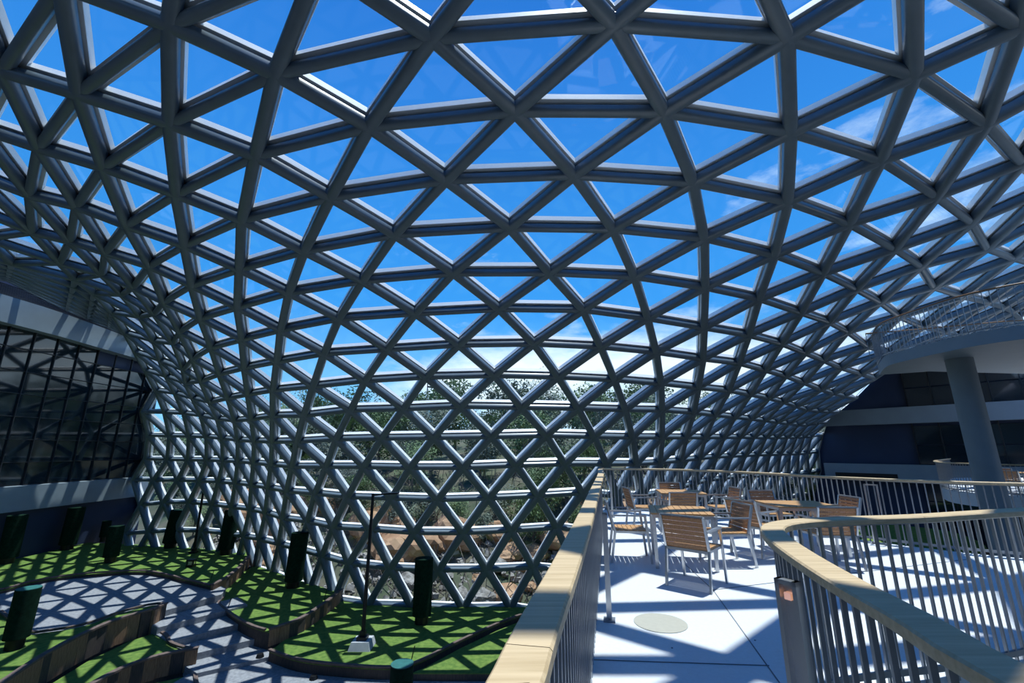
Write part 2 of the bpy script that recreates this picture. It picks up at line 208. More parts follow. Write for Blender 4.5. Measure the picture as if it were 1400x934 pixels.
# ------------------------------------------------------------------ glazed gridshell (roof and wall in one)
NODES = "-15,-7,-29.49,4.12,10.99;-14,-7,-27.08,4.15,11.16;-13,-7,-24.73,4.14,11.32;-12,-7,-22.42,4.05,11.47;-11,-7,-20.18,3.83,11.64;-10,-7,-17.97,3.43,11.81;-9,-7,-15.74,2.83,12.01;-8,-7,-13.42,2.07,12.23;-7,-7,-10.95,1.19,12.47;-6,-7,-8.28,0.31,12.74;-5,-7,-5.41,-0.47,13.01;-4,-7,-2.39,-1.05,13.28;-3,-7,0.69,-1.38,13.54;-2,-7,3.74,-1.45,13.77;-1,-7,6.69,-1.29,14.00;0,-7,9.48,-0.97,14.24;1,-7,12.12,-0.54,14.51;2,-7,14.60,-0.02,14.83;-14,-6,-28.16,6.07,10.39;-13,-6,-25.74,6.09,10.56;-12,-6,-23.36,6.06,10.69;-11,-6,-21.02,5.94,10.80;-10,-6,-18.73,5.65,10.90;-9,-6,-16.49,5.10,11.01;-8,-6,-14.24,4.30,11.13;-7,-6,-11.87,3.32,11.29;-6,-6,-9.33,2.27,11.49;-5,-6,-6.57,1.30,11.74;-4,-6,-3.64,0.52,12.01;-3,-6,-0.60,0.04,12.26;-2,-6,2.45,-0.12,12.47;-1,-6,5.42,0.01,12.66;0,-6,8.26,0.35,12.87;1,-6,10.95,0.83,13.12;2,-6,13.49,1.39,13.45;3,-6,15.89,1.99,13.85;-13,-5,-26.81,8.01,9.86;-12,-5,-24.36,8.03,10.00;-11,-5,-21.95,7.99,10.08;-10,-5,-19.57,7.82,10.12;-9,-5,-17.27,7.40,10.15;-8,-5,-15.04,6.62,10.19;-7,-5,-12.78,5.55,10.27;-6,-5,-10.36,4.35,10.39;-5,-5,-7.72,3.16,10.59;-4,-5,-4.88,2.17,10.85;-3,-5,-1.89,1.49,11.09;-2,-5,1.16,1.18,11.29;-1,-5,4.17,1.24,11.43;0,-5,7.06,1.59,11.58;1,-5,9.79,2.13,11.79;2,-5,12.36,2.76,12.08;3,-5,14.81,3.43,12.44;4,-5,17.16,4.12,12.88;-12,-4,-25.44,9.94,9.41;-11,-4,-22.97,9.97,9.49;-10,-4,-20.51,9.92,9.48;-9,-4,-18.10,9.66,9.44;-8,-4,-15.82,9.01,9.41;-7,-4,-13.65,7.86,9.44;-6,-4,-11.36,6.50,9.47;-5,-4,-8.86,5.11,9.59;-4,-4,-6.12,3.86,9.83;-3,-4,-3.20,2.96,10.08;-2,-4,-0.16,2.47,10.27;-1,-4,2.88,2.39,10.38;0,-4,5.84,2.70,10.45;1,-4,8.63,3.31,10.56;2,-4,11.24,4.04,10.79;3,-4,13.71,4.81,11.12;4,-4,16.07,5.59,11.50;5,-4,18.37,6.36,11.92;-11,-3,-24.07,11.88,9.05;-10,-3,-21.56,11.89,9.04;-9,-3,-19.05,11.79,8.94;-8,-3,-16.63,11.38,8.82;-7,-3,-14.46,10.24,8.81;-6,-3,-12.34,8.64,8.84;-5,-3,-9.98,7.09,8.83;-4,-3,-7.37,5.58,9.02;-3,-3,-4.52,4.44,9.26;-2,-3,-1.52,3.76,9.45;-1,-3,1.55,3.52,9.55;0,-3,4.56,3.71,9.57;1,-3,7.43,4.33,9.55;2,-3,10.08,5.18,9.65;3,-3,12.56,6.08,9.91;4,-3,14.93,6.98,10.25;5,-3,17.24,7.88,10.61;6,-3,19.51,8.74,10.99;-12,-2,-27.63,13.84,8.57;-11,-2,-25.20,13.80,8.78;-10,-2,-22.70,13.77,8.78;-9,-2,-20.16,13.72,8.67;-8,-2,-17.63,13.46,8.49;-7,-2,-15.22,12.70,8.33;-6,-2,-13.29,10.77,8.43;-5,-2,-11.07,8.89,8.48;-4,-2,-8.59,7.28,8.47;-3,-2,-5.82,5.97,8.64;-2,-2,-2.92,5.11,8.81;-1,-2,0.13,4.70,8.94;0,-2,3.20,4.69,8.96;1,-2,6.14,5.14,8.90;2,-2,8.86,6.13,8.78;3,-2,11.36,7.14,8.94;4,-2,13.72,8.24,9.18;5,-2,16.00,9.30,9.46;6,-2,18.26,10.27,9.78;7,-2,20.54,11.24,10.10;-8,-1,-18.79,15.32,8.42;-7,-1,-16.30,14.70,8.16;-6,-1,-14.22,12.95,8.13;-5,-1,-12.07,10.92,8.17;-4,-1,-9.68,9.11,8.12;-3,-1,-7.02,7.68,8.13;-2,-1,-4.32,6.62,8.29;-1,-1,-1.37,6.06,8.47;0,-1,1.71,5.88,8.54;1,-1,4.72,6.08,8.49;2,-1,7.51,6.77,8.42;3,-1,10.07,7.95,8.34;4,-1,12.39,9.32,8.38;5,-1,14.68,10.55,8.54;6,-1,16.89,11.73,8.75;7,-1,19.14,12.76,9.02;8,-1,21.42,13.84,9.28;9,-1,23.71,15.25,9.34;-7,0,-17.51,16.49,8.27;-6,0,-15.15,15.16,7.91;-5,0,-13.05,13.01,7.77;-4,0,-10.72,11.09,7.68;-3,0,-8.19,9.55,7.68;-2,0,-5.62,8.37,7.88;-1,0,-2.93,7.69,8.05;0,0,0.06,7.45,8.21;1,0,3.06,7.49,8.23;2,0,5.88,7.94,8.13;3,0,8.49,8.82,8.10;4,0,10.95,10.10,7.97;5,0,13.28,11.50,8.00;6,0,15.37,13.08,7.94;7,0,17.57,14.25,8.13;8,0,19.84,15.31,8.34;9,0,22.08,16.52,8.56;10,0,24.27,17.94,8.87;11,0,26.36,19.62,9.22;-7,1,-18.52,18.39,8.35;-6,1,-16.15,17.19,7.86;-5,1,-13.97,15.26,7.44;-4,1,-11.73,13.21,7.39;-3,1,-9.36,11.55,7.30;-2,1,-6.98,10.27,7.39;-1,1,-4.43,9.56,7.60;0,1,-1.58,9.25,7.87;1,1,1.48,9.21,7.97;2,1,4.39,9.42,7.91;3,1,7.04,10.03,7.77;4,1,9.40,11.10,7.74;5,1,11.75,12.40,7.60;6,1,13.90,13.88,7.68;7,1,15.88,15.57,7.56;8,1,18.15,16.72,7.59;9,1,20.38,17.84,7.74;10,1,22.52,19.14,7.95;11,1,24.59,20.59,8.20;12,1,26.64,22.12,8.39;13,1,28.62,23.72,8.49;-7,2,-19.42,20.38,8.09;-6,2,-17.04,19.29,7.54;-5,2,-14.90,17.50,7.12;-4,2,-12.82,15.37,6.90;-3,2,-10.55,13.62,6.88;-2,2,-8.23,12.36,6.91;-1,2,-5.91,11.51,7.10;0,2,-3.25,11.09,7.40;1,2,-0.07,11.03,7.57;2,2,2.82,11.15,7.59;3,2,5.51,11.51,7.50;4,2,7.96,12.30,7.35;5,2,10.20,13.45,7.24;6,2,12.34,14.84,7.21;7,2,14.43,16.35,7.23;8,2,16.48,17.88,7.09;9,2,18.62,19.16,7.01;10,2,20.76,20.37,7.11;11,2,22.82,21.72,7.27;12,2,24.80,23.18,7.41;13,2,26.76,24.67,7.47;-7,3,-20.37,22.34,7.59;-6,3,-17.94,21.37,6.91;-5,3,-15.71,19.83,6.42;-4,3,-13.80,17.61,6.38;-3,3,-11.68,15.80,6.40;-2,3,-9.50,14.48,6.40;-1,3,-7.28,13.53,6.58;0,3,-4.74,13.03,6.80;1,3,-1.85,12.85,6.99;2,3,1.18,12.93,7.03;3,3,3.92,13.17,7.00;4,3,6.42,13.74,6.85;5,3,8.69,14.65,6.77;6,3,10.90,15.83,6.63;7,3,12.95,17.24,6.68;8,3,14.87,18.81,6.69;9,3,16.88,20.32,6.36;10,3,18.99,21.60,6.36;11,3,21.04,22.89,6.43;-7,4,-21.37,24.30,7.02;-6,4,-19.01,23.29,6.31;-5,4,-16.65,21.98,5.55;-4,4,-14.72,19.87,5.69;-3,4,-12.69,18.08,5.80;-2,4,-10.60,16.74,5.82;-1,4,-8.54,15.65,5.91;0,4,-6.16,14.98,6.14;1,4,-3.39,14.72,6.26;2,4,-0.46,14.66,6.40;3,4,2.51,14.80,6.41;4,4,4.92,15.26,6.24;5,4,7.25,15.98,6.09;6,4,9.45,16.98,6.06;7,4,11.51,18.24,6.01;8,4,13.44,19.70,5.92;9,4,15.32,21.23,5.88;10,4,17.24,22.72,5.78;11,4,19.30,24.03,5.67;12,4,21.20,25.43,5.68;-7,5,-22.29,26.34,6.31;-6,5,-20.05,25.23,5.76;-5,5,-17.82,23.84,5.16;-4,5,-15.72,22.06,4.99;-3,5,-13.71,20.38,5.06;-2,5,-11.72,18.98,5.10;-1,5,-9.70,17.82,5.15;0,5,-7.44,17.00,5.31;1,5,-4.84,16.57,5.38;2,5,-2.05,16.42,5.53;3,5,0.84,16.46,5.58;4,5,3.47,16.76,5.53;5,5,5.83,17.34,5.44;6,5,8.06,18.20,5.34;7,5,10.14,19.30,5.37;8,5,12.04,20.65,5.29;9,5,13.89,22.11,5.25;10,5,15.75,23.59,5.13;11,5,17.64,25.04,4.95;12,5,19.40,26.53,4.92;13,5,21.18,28.00,4.94;14,5,23.00,29.47,4.99;-7,6,-23.10,28.43,5.36;-6,6,-20.93,27.29,5.03;-5,6,-18.78,25.91,4.57;-4,6,-16.66,24.35,4.17;-3,6,-14.65,22.74,4.21;-2,6,-12.76,21.26,4.22;-1,6,-10.86,19.95,4.25;0,6,-8.65,19.01,4.29;1,6,-6.21,18.43,4.45;2,6,-3.59,18.15,4.56;3,6,-0.74,18.10,4.62;4,6,1.93,18.25,4.58;5,6,4.39,18.68,4.53;6,6,6.62,19.44,4.48;7,6,8.70,20.46,4.44;8,6,10.69,21.66,4.45;9,6,12.48,23.05,4.43;10,6,14.25,24.49,4.40;11,6,15.96,25.99,4.35;12,6,17.65,27.52,4.25;13,6,19.31,29.07,4.16;14,6,21.11,30.54,4.21;15,6,22.88,32.06,4.28;16,6,24.71,33.54,4.41;-8,7,-26.07,31.35,4.20;-7,7,-23.85,30.47,4.11;-6,7,-21.70,29.37,3.96;-5,7,-19.61,28.05,3.71;-4,7,-17.56,26.57,3.41;-3,7,-15.56,25.04,3.21;-2,7,-13.73,23.51,3.19;-1,7,-11.87,22.11,3.25;0,7,-9.81,20.98,3.19;1,7,-7.39,20.30,3.38;2,7,-4.88,19.89,3.40;3,7,-2.30,19.70,3.49;4,7,0.42,19.74,3.45;5,7,2.98,20.00,3.43;6,7,5.27,20.61,3.42;7,7,7.29,21.58,3.49;8,7,9.28,22.71,3.47;9,7,10.97,24.07,3.45;10,7,12.71,25.46,3.44;11,7,14.41,26.91,3.43;12,7,16.09,28.41,3.43;13,7,17.76,29.94,3.42;14,7,19.45,31.47,3.42;15,7,21.12,33.03,3.43;16,7,22.81,34.61,3.46;17,7,24.71,36.05,3.71;18,7,26.51,37.56,3.88;-8,8,-26.90,33.18,2.65;-7,8,-24.64,32.35,2.59;-6,8,-22.47,31.31,2.54;-5,8,-20.40,30.07,2.46;-4,8,-18.43,28.66,2.33;-3,8,-16.50,27.17,2.19;-2,8,-14.64,25.68,2.10;-1,8,-12.83,24.20,2.04;0,8,-10.90,22.93,2.03;1,8,-8.62,22.08,2.12;2,8,-6.24,21.52,2.15;3,8,-3.69,21.24,2.17;4,8,-0.98,21.20,2.21;5,8,1.62,21.34,2.27;6,8,3.96,21.75,2.23;7,8,6.02,22.56,2.22;8,8,7.87,23.69,2.25;9,8,9.64,24.98,2.29;10,8,11.30,26.38,2.33;11,8,13.03,27.77,2.36;12,8,14.77,29.19,2.42;13,8,16.44,30.68,2.43;14,8,18.12,32.18,2.47;15,8,19.80,33.71,2.50;16,8,21.50,35.25,2.54;17,8,23.21,36.81,2.60;18,8,24.88,38.39,2.68;19,8,26.56,39.97,2.76;20,8,28.59,41.24,2.98;-8,9,-27.96,34.69,0.95;-7,9,-25.65,33.91,0.91;-6,9,-23.43,32.96,0.90;-5,9,-21.30,31.84,0.92;-4,9,-19.32,30.53,0.90;-3,9,-17.46,29.10,0.89;-2,9,-15.62,27.63,0.85;-1,9,-13.76,26.18,0.78;0,9,-11.91,24.80,0.73;1,9,-9.67,23.83,0.76;2,9,-7.48,23.07,0.78;3,9,-5.06,22.65,0.75;4,9,-2.42,22.53,0.76;5,9,0.20,22.61,0.86;6,9,2.65,22.87,0.92;7,9,4.84,23.43,0.90;8,9,6.64,24.44,0.87;9,9,8.32,25.71,0.91;10,9,10.01,27.07,0.99;11,9,11.69,28.48,1.09;12,9,13.39,29.90,1.16;13,9,15.09,31.33,1.19;14,9,16.79,32.79,1.21;15,9,18.49,34.25,1.24;16,9,20.21,35.72,1.24;17,9,21.95,37.21,1.26;18,9,23.67,38.74,1.25;19,9,25.38,40.30,1.25;20,9,27.15,41.81,1.29;21,9,29.19,43.06,1.47;-8,10,-29.36,35.62,-0.67;-7,10,-27.13,34.84,-0.63;-6,10,-24.76,34.11,-0.58;-5,10,-22.52,33.19,-0.57;-4,10,-20.40,32.09,-0.56;-3,10,-18.44,30.80,-0.56;-2,10,-16.56,29.40,-0.58;-1,10,-14.72,27.96,-0.62;0,10,-12.88,26.55,-0.70;1,10,-10.78,25.42,-0.72;2,10,-8.65,24.47,-0.80;3,10,-6.22,23.95,-0.82;4,10,-3.80,23.70,-0.86;5,10,-1.20,23.71,-0.79;6,10,1.33,23.86,-0.69;7,10,3.68,24.20,-0.58;8,10,5.61,24.85,-0.81;9,10,7.31,25.94,-0.91;10,10,8.90,27.31,-0.85;11,10,10.44,28.79,-0.71;12,10,11.99,30.31,-0.55;13,10,13.60,31.82,-0.44;14,10,15.26,33.29,-0.39;15,10,16.98,34.71,-0.38;16,10,18.76,36.10,-0.41;17,10,20.58,37.47,-0.47;18,10,22.39,38.88,-0.52;19,10,24.19,40.34,-0.57;20,10,25.99,41.83,-0.58;21,10,27.93,43.21,-0.50;22,10,29.99,44.41,-0.37;-7,11,-28.35,35.56,-2.50;-6,11,-26.09,34.87,-2.25;-5,11,-23.72,34.24,-2.16;-4,11,-21.45,33.39,-2.20;-3,11,-19.36,32.28,-2.25;-2,11,-17.35,31.03,-2.24;-1,11,-15.52,29.60,-2.27;0,11,-13.71,28.16,-2.39;1,11,-11.67,26.94,-2.39;2,11,-9.74,25.75,-2.50;3,11,-7.52,24.99,-2.49;4,11,-5.09,24.64,-2.59;5,11,-2.55,24.59,-2.59;6,11,-0.04,24.67,-2.49;7,11,2.35,24.81,-2.36;8,11,4.51,25.06,-2.63;9,11,6.43,25.76,-2.89;10,11,8.10,26.98,-2.95;11,11,9.56,28.53,-2.83;12,11,10.90,30.22,-2.62;13,11,12.26,31.92,-2.39;14,11,13.76,33.54,-2.22;15,11,15.42,35.04,-2.15;16,11,17.21,36.41,-2.19;17,11,19.10,37.68,-2.29;18,11,21.03,38.93,-2.41;19,11,22.95,40.23,-2.51;20,11,24.86,41.59,-2.57;21,11,26.80,42.95,-2.55;22,11,28.84,44.20,-2.49;-7,12,-29.47,35.98,-4.58;-6,12,-27.18,35.37,-4.38;-5,12,-24.84,34.87,-4.19;-4,12,-22.51,34.29,-4.13;-3,12,-20.28,33.44,-4.14;-2,12,-18.25,32.29,-4.14;-1,12,-16.42,30.92,-4.07;0,12,-14.47,29.60,-4.12;1,12,-12.62,28.25,-4.12;2,12,-10.68,27.00,-4.23;3,12,-8.77,25.86,-4.35;4,12,-6.40,25.32,-4.45;5,12,-3.84,25.22,-4.51;6,12,-1.33,25.23,-4.50;7,12,1.11,25.24,-4.38;8,12,3.34,25.17,-4.55;9,12,5.47,25.39,-4.87;10,12,7.41,26.27,-5.05;11,12,9.00,27.76,-5.02;12,12,10.25,29.59,-4.84;13,12,11.33,31.54,-4.57;14,12,12.51,33.42,-4.27;15,12,13.95,35.14,-4.06;16,12,15.66,36.62,-4.02;17,12,17.58,37.87,-4.12;18,12,19.60,38.98,-4.30;19,12,21.66,40.07,-4.47;20,12,23.71,41.23,-4.59;21,12,25.75,42.45,-4.62;22,12,27.81,43.68,-4.60;-6,13,-28.23,35.56,-6.57;-5,13,-25.87,35.16,-6.39;-4,13,-23.54,34.78,-6.25;-3,13,-21.26,34.19,-6.21;-2,13,-19.11,33.26,-6.20;-1,13,-17.11,32.04,-6.15;0,13,-15.24,30.71,-6.12;1,13,-13.41,29.32,-6.16;2,13,-11.59,27.95,-6.24;3,13,-9.71,26.71,-6.37;4,13,-7.60,25.92,-6.38;5,13,-5.28,25.65,-6.34;6,13,-2.55,25.68,-6.47;7,13,-0.08,25.64,-6.42;8,13,2.14,25.25,-6.57;9,13,4.37,24.92,-6.83;10,13,6.65,25.27,-7.04;11,13,8.64,26.53,-7.10;12,13,10.06,28.44,-7.02;13,13,10.96,30.64,-6.82;14,13,11.69,32.86,-6.49;15,13,12.69,34.93,-6.13;16,13,14.15,36.69,-5.91;17,13,16.01,38.06,-5.93;18,13,18.10,39.09,-6.14;19,13,20.29,39.97,-6.41;20,13,22.51,40.84,-6.60;21,13,24.71,41.82,-6.69;22,13,26.88,42.89,-6.68"
ND = {}
for q in NODES.split(';'):
    a = q.split(','); ND[(int(a[0]), int(a[1]))] = Vector((float(a[2]), float(a[3]), float(a[4])))
# the rows run on to the face of the left building
WX = -33.0
for r in range(-7, 13):
    i0 = min(i for (i, rr) in ND if rr == r); p = ND[(i0, r)]; k = abs(WX/p.x); K = max(1, round((k-1)*abs(p.x)/2.3))
    z = 1.6+(p.z-1.6)*k; y = min(p.y*k, 43)
    if r <= 3: z = min(z, 12.4 if y < 27 else 12.1-(y-27)*0.1)
    tgt = Vector((WX, y, max(z, -6.9)))
    for a in range(1, K+1): ND[(i0-a, r)] = p.lerp(tgt, a/K)
TRI = []
for (i, r) in ND:
    for t in (((i, r), (i, r+1), (i+1, r+1)), ((i, r), (i+1, r+1), (i+1, r))):
        if all(k in ND for k in t): TRI.append(t)
NR = {k: Vector() for k in ND}
for t in TRI:
    a, b, c = (ND[k] for k in t); n = (b-a).cross(c-a)
    for k in t: NR[k] += n
cen = Vector((0, 8, -2))
flip = sum(1 if NR[k].dot(ND[k]-cen) > 0 else -1 for k in ND)
for k in ND:
    NR[k] = NR[k].normalized() * (1 if flip > 0 else -1) if NR[k].length > 0 else Vector((0, 0, 1))
EDG = set()
for t in TRI:
    for a, b in ((t[0], t[1]), (t[1], t[2]), (t[2], t[0])): EDG.add((a, b) if a < b else (b, a))
EDG = sorted(EDG)
shell = struct(empty('ceiling'))
def rank(p, size=2.4):
    q = proj(p)
    if q is None or not (-60 < q[0] < 1460 and -60 < q[1] < 900): return 0
    return 1.0/q[2]
def strut_geo(mb, e):
    a, b = ND[e[0]], ND[e[1]]; n = (NR[e[0]]+NR[e[1]]).normalized(); d = (b-a).normalized()
    x = d.cross(n).normalized(); y = x.cross(d).normalized(); horiz = e[0][1] == e[1][1]
    wd, h = (0.21, 0.22) if horiz else (0.27, 0.26)
    f_ = 1+(0.15 if horiz else 0.42)*min(1, max(0, (e[0][1]-3)/7)); wd *= f_; h *= f_
    m = 14; pr = []
    for k in range(m):
        an = 2*math.pi*(k+0.5)/m; c, s_ = math.cos(an), math.sin(an); p = 0.62
        pr.append((wd/2*math.copysign(abs(c)**p, c), h/2*math.copysign(abs(s_)**p, s_)))
    P = []
    for q in (a, b): P += [q+x*u+y*v for u, v in pr]
    mb.add(P, [(k, (k+1) % m, (k+1) % m+m, k+m) for k in range(m)], 0)
    o = 0.09; L1 = d*0.1
    P = []
    for q in (a+L1, b-L1):
        P += [q+x*u+y*v for u, v in ((-0.035, o), (0.035, o), (0.035, 0.20), (-0.035, 0.20))]
    mb.add(P, [(k, (k+1) % 4, (k+1) % 4+4, k+4) for k in range(4)], 1)
def tri_geo(t, fr, gl):
    n = (NR[t[0]]+NR[t[1]]+NR[t[2]]).normalized()
    q = [ND[k]+NR[k]*0.15 for k in t]
    A, B, C_ = q; la, lb, lc = (B-C_).length, (C_-A).length, (A-B).length; per = la+lb+lc
    I = (A*la+B*lb+C_*lc)/per; area = (B-A).cross(C_-A).length/2; rin = 2*area/per
    ins = lambda d: [p+(I-p)*(d/rin) for p in q]
    o, i_ = ins(0.035), ins(0.15); h0, h1 = 0.0, 0.15
    P = [p+n*h0 for p in o]+[p+n*h1 for p in o]+[p+n*h0 for p in i_]+[p+n*h1 for p in i_]
    F = []
    for k in range(3):
        j = (k+1) % 3
        F += [(k, j, j+6, k+6), (k+3, k+9, j+9, j+3), (k+6, j+6, j+9, k+9), (k, k+3, j+3, j)]
    fr.add(P, F)
    g = ins(0.14)
    P = [p+n*0.015 for p in g]+[p+n*0.03 for p in g]
    gl.add(P, [(0, 2, 1), (3, 4, 5), (0, 1, 4, 3), (1, 2, 5, 4), (2, 0, 3, 5)])
es = sorted(EDG, key=lambda e: -rank((ND[e[0]]+ND[e[1]])/2))
rest = MB()
for k, e in enumerate(es):
    if k < 300: m_ = MB(); strut_geo(m_, e); m_.build('strut', [STEEL, BLACK], shell, True)
    else: strut_geo(rest, e)
rest.build('strut_lattice', [STEEL, BLACK], shell, True)['kind'] = 'stuff'
ts = sorted(TRI, key=lambda t: -rank((ND[t[0]]+ND[t[1]]+ND[t[2]])/3))
rf, rg = MB(), MB()
for k, t in enumerate(ts):
    if k < 300:
        a, b = MB(), MB(); tri_geo(t, a, b); g = b.build('glass_pane', GLASS, shell); a.build('pane_frame', ALU, g)
    else: tri_geo(t, rf, rg)
rf.build('pane_frames', ALU, shell)['kind'] = 'stuff'; rg.build('glass_panes', GLASS, shell)['kind'] = 'stuff'
# node joints
jm = bmesh.new(); bmesh.ops.create_icosphere(jm, subdivisions=2, radius=1.0); jme = bpy.data.meshes.new('joint'); jm.to_mesh(jme)
JV = [v.co.copy() for v in jm.verts]; JF = [[v.index for v in f.verts] for f in jm.faces]; jm.free()
for p_ in jme.polygons: p_.use_smooth = True
jme.materials.append(STEEL)
ks = sorted(ND, key=lambda k: -rank(ND[k])); rj = MB()
for k, q in enumerate(ks):
    R = NR[q].to_track_quat('Z', 'Y').to_matrix().to_4x4(); f_ = 1+0.4*min(1, max(0, (q[1]-3)/7)); M = Matrix.Translation(ND[q]) @ R @ Matrix.Diagonal((0.19*f_, 0.19*f_, 0.135*f_, 1))
    if k < 300:
        o = bpy.data.objects.new('joint', jme); COL.objects.link(o); o.parent = shell; o.matrix_basis = M
    else: rj.add([M @ v for v in JV], JF)
rj.build('joints', STEEL, shell, True)['kind'] = 'stuff'

# ------------------------------------------------------------------ edges where the shell meets the buildings
def chain(side):
    out = []
    for r in range(-7, 14):
        m_ = [i for (i, rr) in ND if rr == r]
        out.append((r, ND[((min(m_) if side < 0 else max(m_)), r)]))
    return out
rc = chain(1)
# right building face: a vertical plane
RN = Vector((0.79, 0.613)); RO = Vector((28.0, 41.0)); RD = Vector((0.613, -0.79))
def on_right(p):
    k = (RN.dot(RO))/(RN.x*p.x+RN.y*p.y); q = Vector((p.x*k, p.y*k)); return (q-RO).dot(RD), EYE.z+(p.z-EYE.z)*k
def rp(t, off=0.0, z=0.0):
    q = RO+RD*t-RN*off; return Vector((q.x, q.y, z))
sb = MB(); tr_ = []
for r, p in rc:
    t, z = on_right(p); tr_.append((min(max(t, -1.5), 45), max(min(z, 13), -6.9)))
for a in range(9, len(rc)-1):
    p, q = rc[a][1], rc[a+1][1]; s_ = rp(tr_[a+1][0], 0, tr_[a+1][1]); t_ = rp(tr_[a][0], 0, tr_[a][1]); n = Vector((0.1, 0, 0.15))
    sb.add([p, q, s_, t_, p+n, q+n, s_+n, t_+n], [(0, 1, 2, 3), (7, 6, 5, 4), (0, 4, 5, 1), (2, 6, 7, 3)])
struct(sb.build('trim_2', SOFF))
# ------------------------------------------------------------------ ground inside and out
g = MB(); g.prism([(-50, -12), (60, -12), (60, 48), (24.5, 40), (10.5, 34.5), (6, 28.0), (0.5, 26.2), (-5.3, 26.1), (-9.8, 27.3), (-13.6, 30.0), (-18, 33.5), (-26, 36.4), (-50, 42)], -7.4, -6.95)
struct(g.build('floor', DARKF))

# ------------------------------------------------------------------ left building
wl = struct(empty('wall_left', (WX, 0, 0)))
def wbox(x0, x1, y0, y1, z0, z1, name, m, par, mb=None):
    b = mb or MB(); b.box(((x0+x1)/2-WX, (y0+y1)/2, (z0+z1)/2), (abs(x1-x0), abs(y1-y0), abs(z1-z0)))
    if mb is None: return b.build(name, m, par)
wbox(WX-1.2, WX-0.5, -10, 41.5, -7.2, 14, 'backing_wall', NAVY, wl)
wbox(WX-0.5, WX, -10, 41.5, -7.2, -2.35, 'plinth_wall', NAVY, wl)
wbox(WX-0.5, WX+0.35, -10, 41.3, -2.35, -0.75, 'white_band', BANDM, wl)
b = MB(); ys = [-10+k*1.5 for k in range(35)]
def bandz(y): return (9.55-max(0, y-30)*0.035, 11.25-max(0, y-30)*0.06)
for y0, y1 in zip(ys, ys[1:]):
    (a0, a1), (c0, c1) = bandz(y0), bandz(y1); xo, xi = 0.45, -0.5
    b.add([(xi, y0, a0), (xo, y0, a0), (xo, y1, c0), (xi, y1, c0), (xi, y0, a1), (xo, y0, a1), (xo, y1, c1), (xi, y1, c1)],
          [(3, 2, 1, 0), (4, 5, 6, 7), (1, 2, 6, 5)])
b.build('white_band', BANDM, wl)
b = MB()
for k in range(9): b.beam((-0.1, -10, 11.3+k*0.1), (-0.1, 29, 11.3+k*0.1), 0.12, 0.03); b.beam((-0.1, 29, 11.3+k*0.1), (-0.1, 41, 10.7+k*0.05), 0.12, 0.03)
o = b.build('louvre_blades', MULL, wl); o['kind'] = 'stuff'
# dark curtain wall panels, each a part, with mullions
pm = MB(); pm.box((0, 0, 0), (0.05, 1.56, 1.46)); proto = pm.build('glass_panel', CURT, wl); first = True; PW, PH = 1.62, 1.5
rnd = random.Random(3)
for a in range(30):
    y = 41.0-PW*(a+0.5)
    for c in range(7):
        z = -0.72+PH*(c+0.5)
        if z+0.7 > bandz(y)[0]+0.35: continue
        M = Matrix.Translation((-0.35, y, z)) @ Matrix.Rotation(rnd.uniform(-0.006, 0.006), 4, 'Z') @ Matrix.Rotation(rnd.uniform(-0.004, 0.004), 4, 'Y')
        if first: proto.matrix_basis = M; first = False
        else: copy_obj(proto, wl, M)
for a in range(31):
    m_ = MB(); m_.box((-0.28, 41.0-PW*a, 4.4), (0.12, 0.06, 10.3)); m_.build('mullion', MULL, wl)
for c in range(8):
    m_ = MB(); m_.box((-0.29, 41-PW*15, -0.72+PH*c), (0.09, PW*30, 0.05)); m_.build('transom', MULL, wl)

# ------------------------------------------------------------------ right building
wr = struct(empty('wall_right', (RO.x, RO.y, 0), math.atan2(RD.y, RD.x)))   # local x runs along the face, local -y... into the room
def rbox(t0, t1, o0, o1, z0, z1, name, m, par=None):
    b_ = MB(); b_.box(((t0+t1)/2, -(o0+o1)/2, (z0+z1)/2), (t1-t0, abs(o1-o0), z1-z0)); return b_.build(name, m, par or wr)
# gable wall whose top follows the edge of the shell
top = sorted([(t, z) for t, z in tr_[9:] if z > -6], key=lambda q: q[0])
prof = []
for t, z in top:
    if not prof or t > prof[-1][0]+0.05: prof.append((t, z))
prof = [(prof[0][0]-0.01, -7)] + prof + [(46, max(prof[-1][1], 10.5)), (46, -7)]
b = MB(); n = len(prof); sy = lambda o: -o
P = [(t, 0.9, z) for t, z in prof]+[(t, 0.25, z) for t, z in prof]
b.add(P, [tuple(range(n)), tuple(range(2*n-1, n-1, -1))]+[(i, i+n, (i+1) % n+n, (i+1) % n) for i in range(n)]); b.build('gable_wall', NAVY, wr)
rbox(-0.6, 45, 0.0, 0.5, 3.65, 4.95, 'white_band', BANDM); rbox(0.2, 45, 0.0, 0.5, -0.85, 0.45, 'white_band', BANDM)
rbox(1.0, 5.2, 0.45, 0.56, -0.75, -0.3, 'vent_slot', LAMPB)
pm = MB(); pm.box((0, 0, 0), (1.5, 0.05, 1.42)); proto = pm.build('glass_panel', CURT, wr); first = True
for a in range(22):
    for zz in [0.45+0.77+1.06*0+k*1.5 for k in range(2)]+[4.95+0.77+k*1.5 for k in range(3)]+[-6+k*1.5 for k in range(4)]:
        M = Matrix.Translation((7.4+a*1.58, 0.12, zz)) @ Matrix.Rotation(rnd.uniform(-0.01, 0.01), 4, 'Z')
        if first: proto.matrix_basis = M; first = False
        else: copy_obj(proto, wr, M)
for a in range(23):
    m_ = MB(); m_.box((7.4+(a-0.5)*1.58, 0.05, 1.8), (0.07, 0.12, 17)); m_.build('mullion', MULL, wr)

# added behind the camera: wall to bounce light, roof strip to block sun
b = MB(); b.box((3, -12.3, 3), (110, 0.6, 22)); struct(b.build('added_wall_back', BANDM))
b = MB(); b.box((3, -8.0, 7.6), (90, 9.0, 0.4)); struct(b.build('added_roof_strip', SOFF))

